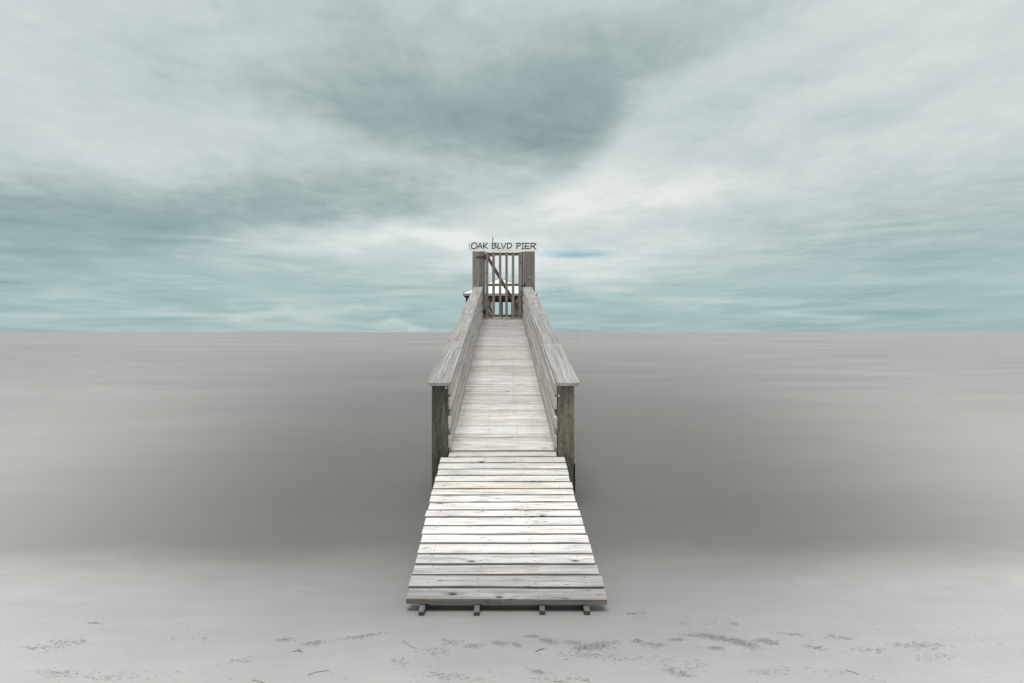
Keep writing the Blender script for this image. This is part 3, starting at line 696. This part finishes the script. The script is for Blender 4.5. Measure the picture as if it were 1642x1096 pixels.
# ------------------------------------------------------------------ seaweed wrack and twigs on the sand
def ground(px, py):
    x, y, z = 0, 0, .05
    for _ in range(4):
        D = F*(CAMH-z)/(py-533); x, y = (px-806)/F*D, D; z = sand_z(x, y)
    return x, y, z
V, Fc = [], []
def strand(x, y, L, wd, ang_, ht):
    k = 3; b0 = len(V); bend = random.uniform(-.8, .8)
    px_, py_ = x-math.cos(ang_)*L/2, y-math.sin(ang_)*L/2; a = ang_-bend/2
    for i in range(k+1):
        w_ = wd*(1 if 0 < i < k else .35); zz_ = sand_z(px_, py_)
        nx_, ny_ = -math.sin(a)*w_/2, math.cos(a)*w_/2
        V.extend([(px_+nx_, py_+ny_, zz_-.001), (px_, py_, zz_+ht*random.uniform(.4, 1)), (px_-nx_, py_-ny_, zz_-.001)])
        px_ += math.cos(a)*L/k; py_ += math.sin(a)*L/k; a += bend/k
    for i in range(k):
        q = b0+3*i; Fc.extend([(q, q+1, q+4, q+3), (q+1, q+2, q+5, q+4)])
clusters = [ # centre px, py, spread x, spread y, slope, count
 (1150,1025,30,5,.20,190),(1190,1034,28,6,.25,190),(1120,1022,22,3,.1,90),(1235,1033,18,5,.1,60),(1225,1030,14,3,0,40),(1150,1042,16,3,.05,50),
 (1085,1028,14,3,0,60),(1050,1036,20,5,.05,70),(1022,1030,9,3,0,60),(960,1037,30,7,-.12,230),(935,1040,18,5,-.1,110),(920,1032,14,4,.1,90),(880,1029,16,5,.2,110),
 (853,1021,11,2,0,90),(828,1035,10,4,.3,50),(800,1032,14,4,.1,70),(760,1036,16,4,0,50),(720,1030,20,4,.05,40),(580,1020,45,3,-.12,70),(700,1045,22,8,.1,50),
 (505,1030,22,4,-.1,50),(460,1024,16,3,0,30),(110,1028,40,8,-.1,160),(60,1036,40,6,0,60),(100,1075,36,6,.05,110),(170,1083,30,6,0,50),(390,1057,30,5,-.1,50),
 (720,1085,50,7,.05,60),(640,1060,30,8,0,20),(1090,1082,22,6,.2,60),(1270,1020,30,3,.1,25),(1350,1026,30,3,.1,30),(1480,1040,60,7,.05,90),(1400,1047,40,6,0,40),
 (1310,1042,20,3,.15,30),(1100,1070,60,8,0,30),(1240,1080,40,8,0,30),(1500,1060,60,10,0,30),(1010,1060,70,8,0,40),(1030,985,14,1,0,20),(1120,1000,60,8,0,30),
 (1180,1003,6,2,.2,20),(860,1078,14,4,.2,40),(900,1090,50,5,0,30),(1350,1085,60,8,.1,20),(160,996,20,2,.1,14),(240,1075,60,14,0,30),(940,1052,60,6,.05,60),(320,1020,60,10,0,20)]
for px, py, sx, sy, sl, cnt in clusters:
    cnt = int(cnt*(1.9 if px > 420 else .7)*(.75 if px > 1320 else 1))
    for _ in range(cnt):
        ux = random.gauss(0, sx*.5); uy = random.gauss(0, sy*.5)+ux*sl
        if py+uy > 1180 or py+uy < 975: continue
        x, y, z = ground(px+ux, py+uy)
        if abs(x) < .66 and y > 4.08: continue
        strand(x, y, random.uniform(.006, .026), random.uniform(.0014, .0042), random.gauss(-sl, .5), random.uniform(.001, .004))
for _ in range(900):
    x, y, z = ground(random.uniform(-150, 1800), 985+random.random()**.6*190)
    if abs(x) < .66 and y > 4.08: continue
    strand(x, y, random.uniform(.008, .03), random.uniform(.002, .005), random.uniform(-.9, .9), random.uniform(.001, .0025))
me = bpy.data.meshes.new('seaweed_wrack'); me.from_pydata(V, [], Fc); me.materials.append(M_WEED)
o = bpy.data.objects.new('seaweed_wrack', me); link(o); tagp(o, 'broken line of dry grey seaweed scraps scattered over the pale sand', 'seaweed', kind='stuff')
def twig(pts, r, lbl, forks=()):
    bm = bmesh.new()
    for path in (pts,)+tuple(forks):
        g_ = [Vector(ground(*p)) for p in path]
        for i in range(len(g_)-1):
            a, b = g_[i]+Vector((0, 0, r*.4)), g_[i+1]+Vector((0, 0, r*.4)); cyl(bm, a, b, r*.6, r*.4, 6)
    c_ = Vector(ground(*pts[0])); bmesh.ops.translate(bm, verts=bm.verts, vec=-c_)
    o = place('twig', mesh_of('twig', bm, M_TWIG), Matrix.Translation(c_)); tagp(o, lbl, 'twig', 'twigs lying on the sand')
twig([(496, 1081), (506, 1077), (518, 1075), (529, 1074)], .0035, 'slender curved twig at the bottom left, rising to the right')
twig([(646, 1027), (656, 1034), (663, 1038), (668, 1039.5)], .003, 'straight thin twig on the sand left of the ramp foot, slanting down to the right')
twig([(471, 1043.5), (478, 1042), (483, 1040)], .005, 'small forked twig on the sand left of the ramp', forks=([(478, 1042), (487, 1044)],))
twig([(859, 1046), (864, 1043.5), (873, 1041)], .006, 'short dark knobbly twig below the ramp foot')
twig([(905, 1058), (908, 1059), (911, 1058)], .003, 'tiny curved twig below the ramp, right of the dark knobbly one')
twig([(888, 1095), (896, 1094), (904, 1093.5)], .004, 'flat straight twig at the bottom edge below the ramp')
twig([(934, 1092), (941, 1093), (946, 1095)], .004, 'curved twig at the bottom edge right of centre')
twig([(1360, 1079), (1370, 1082), (1382, 1086.5)], .004, 'long thin twig at the bottom right, slanting down to the right')
twig([(407, 1088), (418, 1091), (429, 1094.5)], .0035, 'thin twig at the bottom edge on the left, slanting down to the right')
twig([(1005, 985.8), (1012, 985.4), (1022, 986.6)], .004, 'lone dark twig on the sand just right of the ramp foot')
twig([(654, 977), (659, 976.4)], .004, 'small scrap of stick beside the left end of the lowest plank')
twig([(147, 996), (155, 995.4), (162, 997)], .004, 'lone curved twig on bare sand far left')
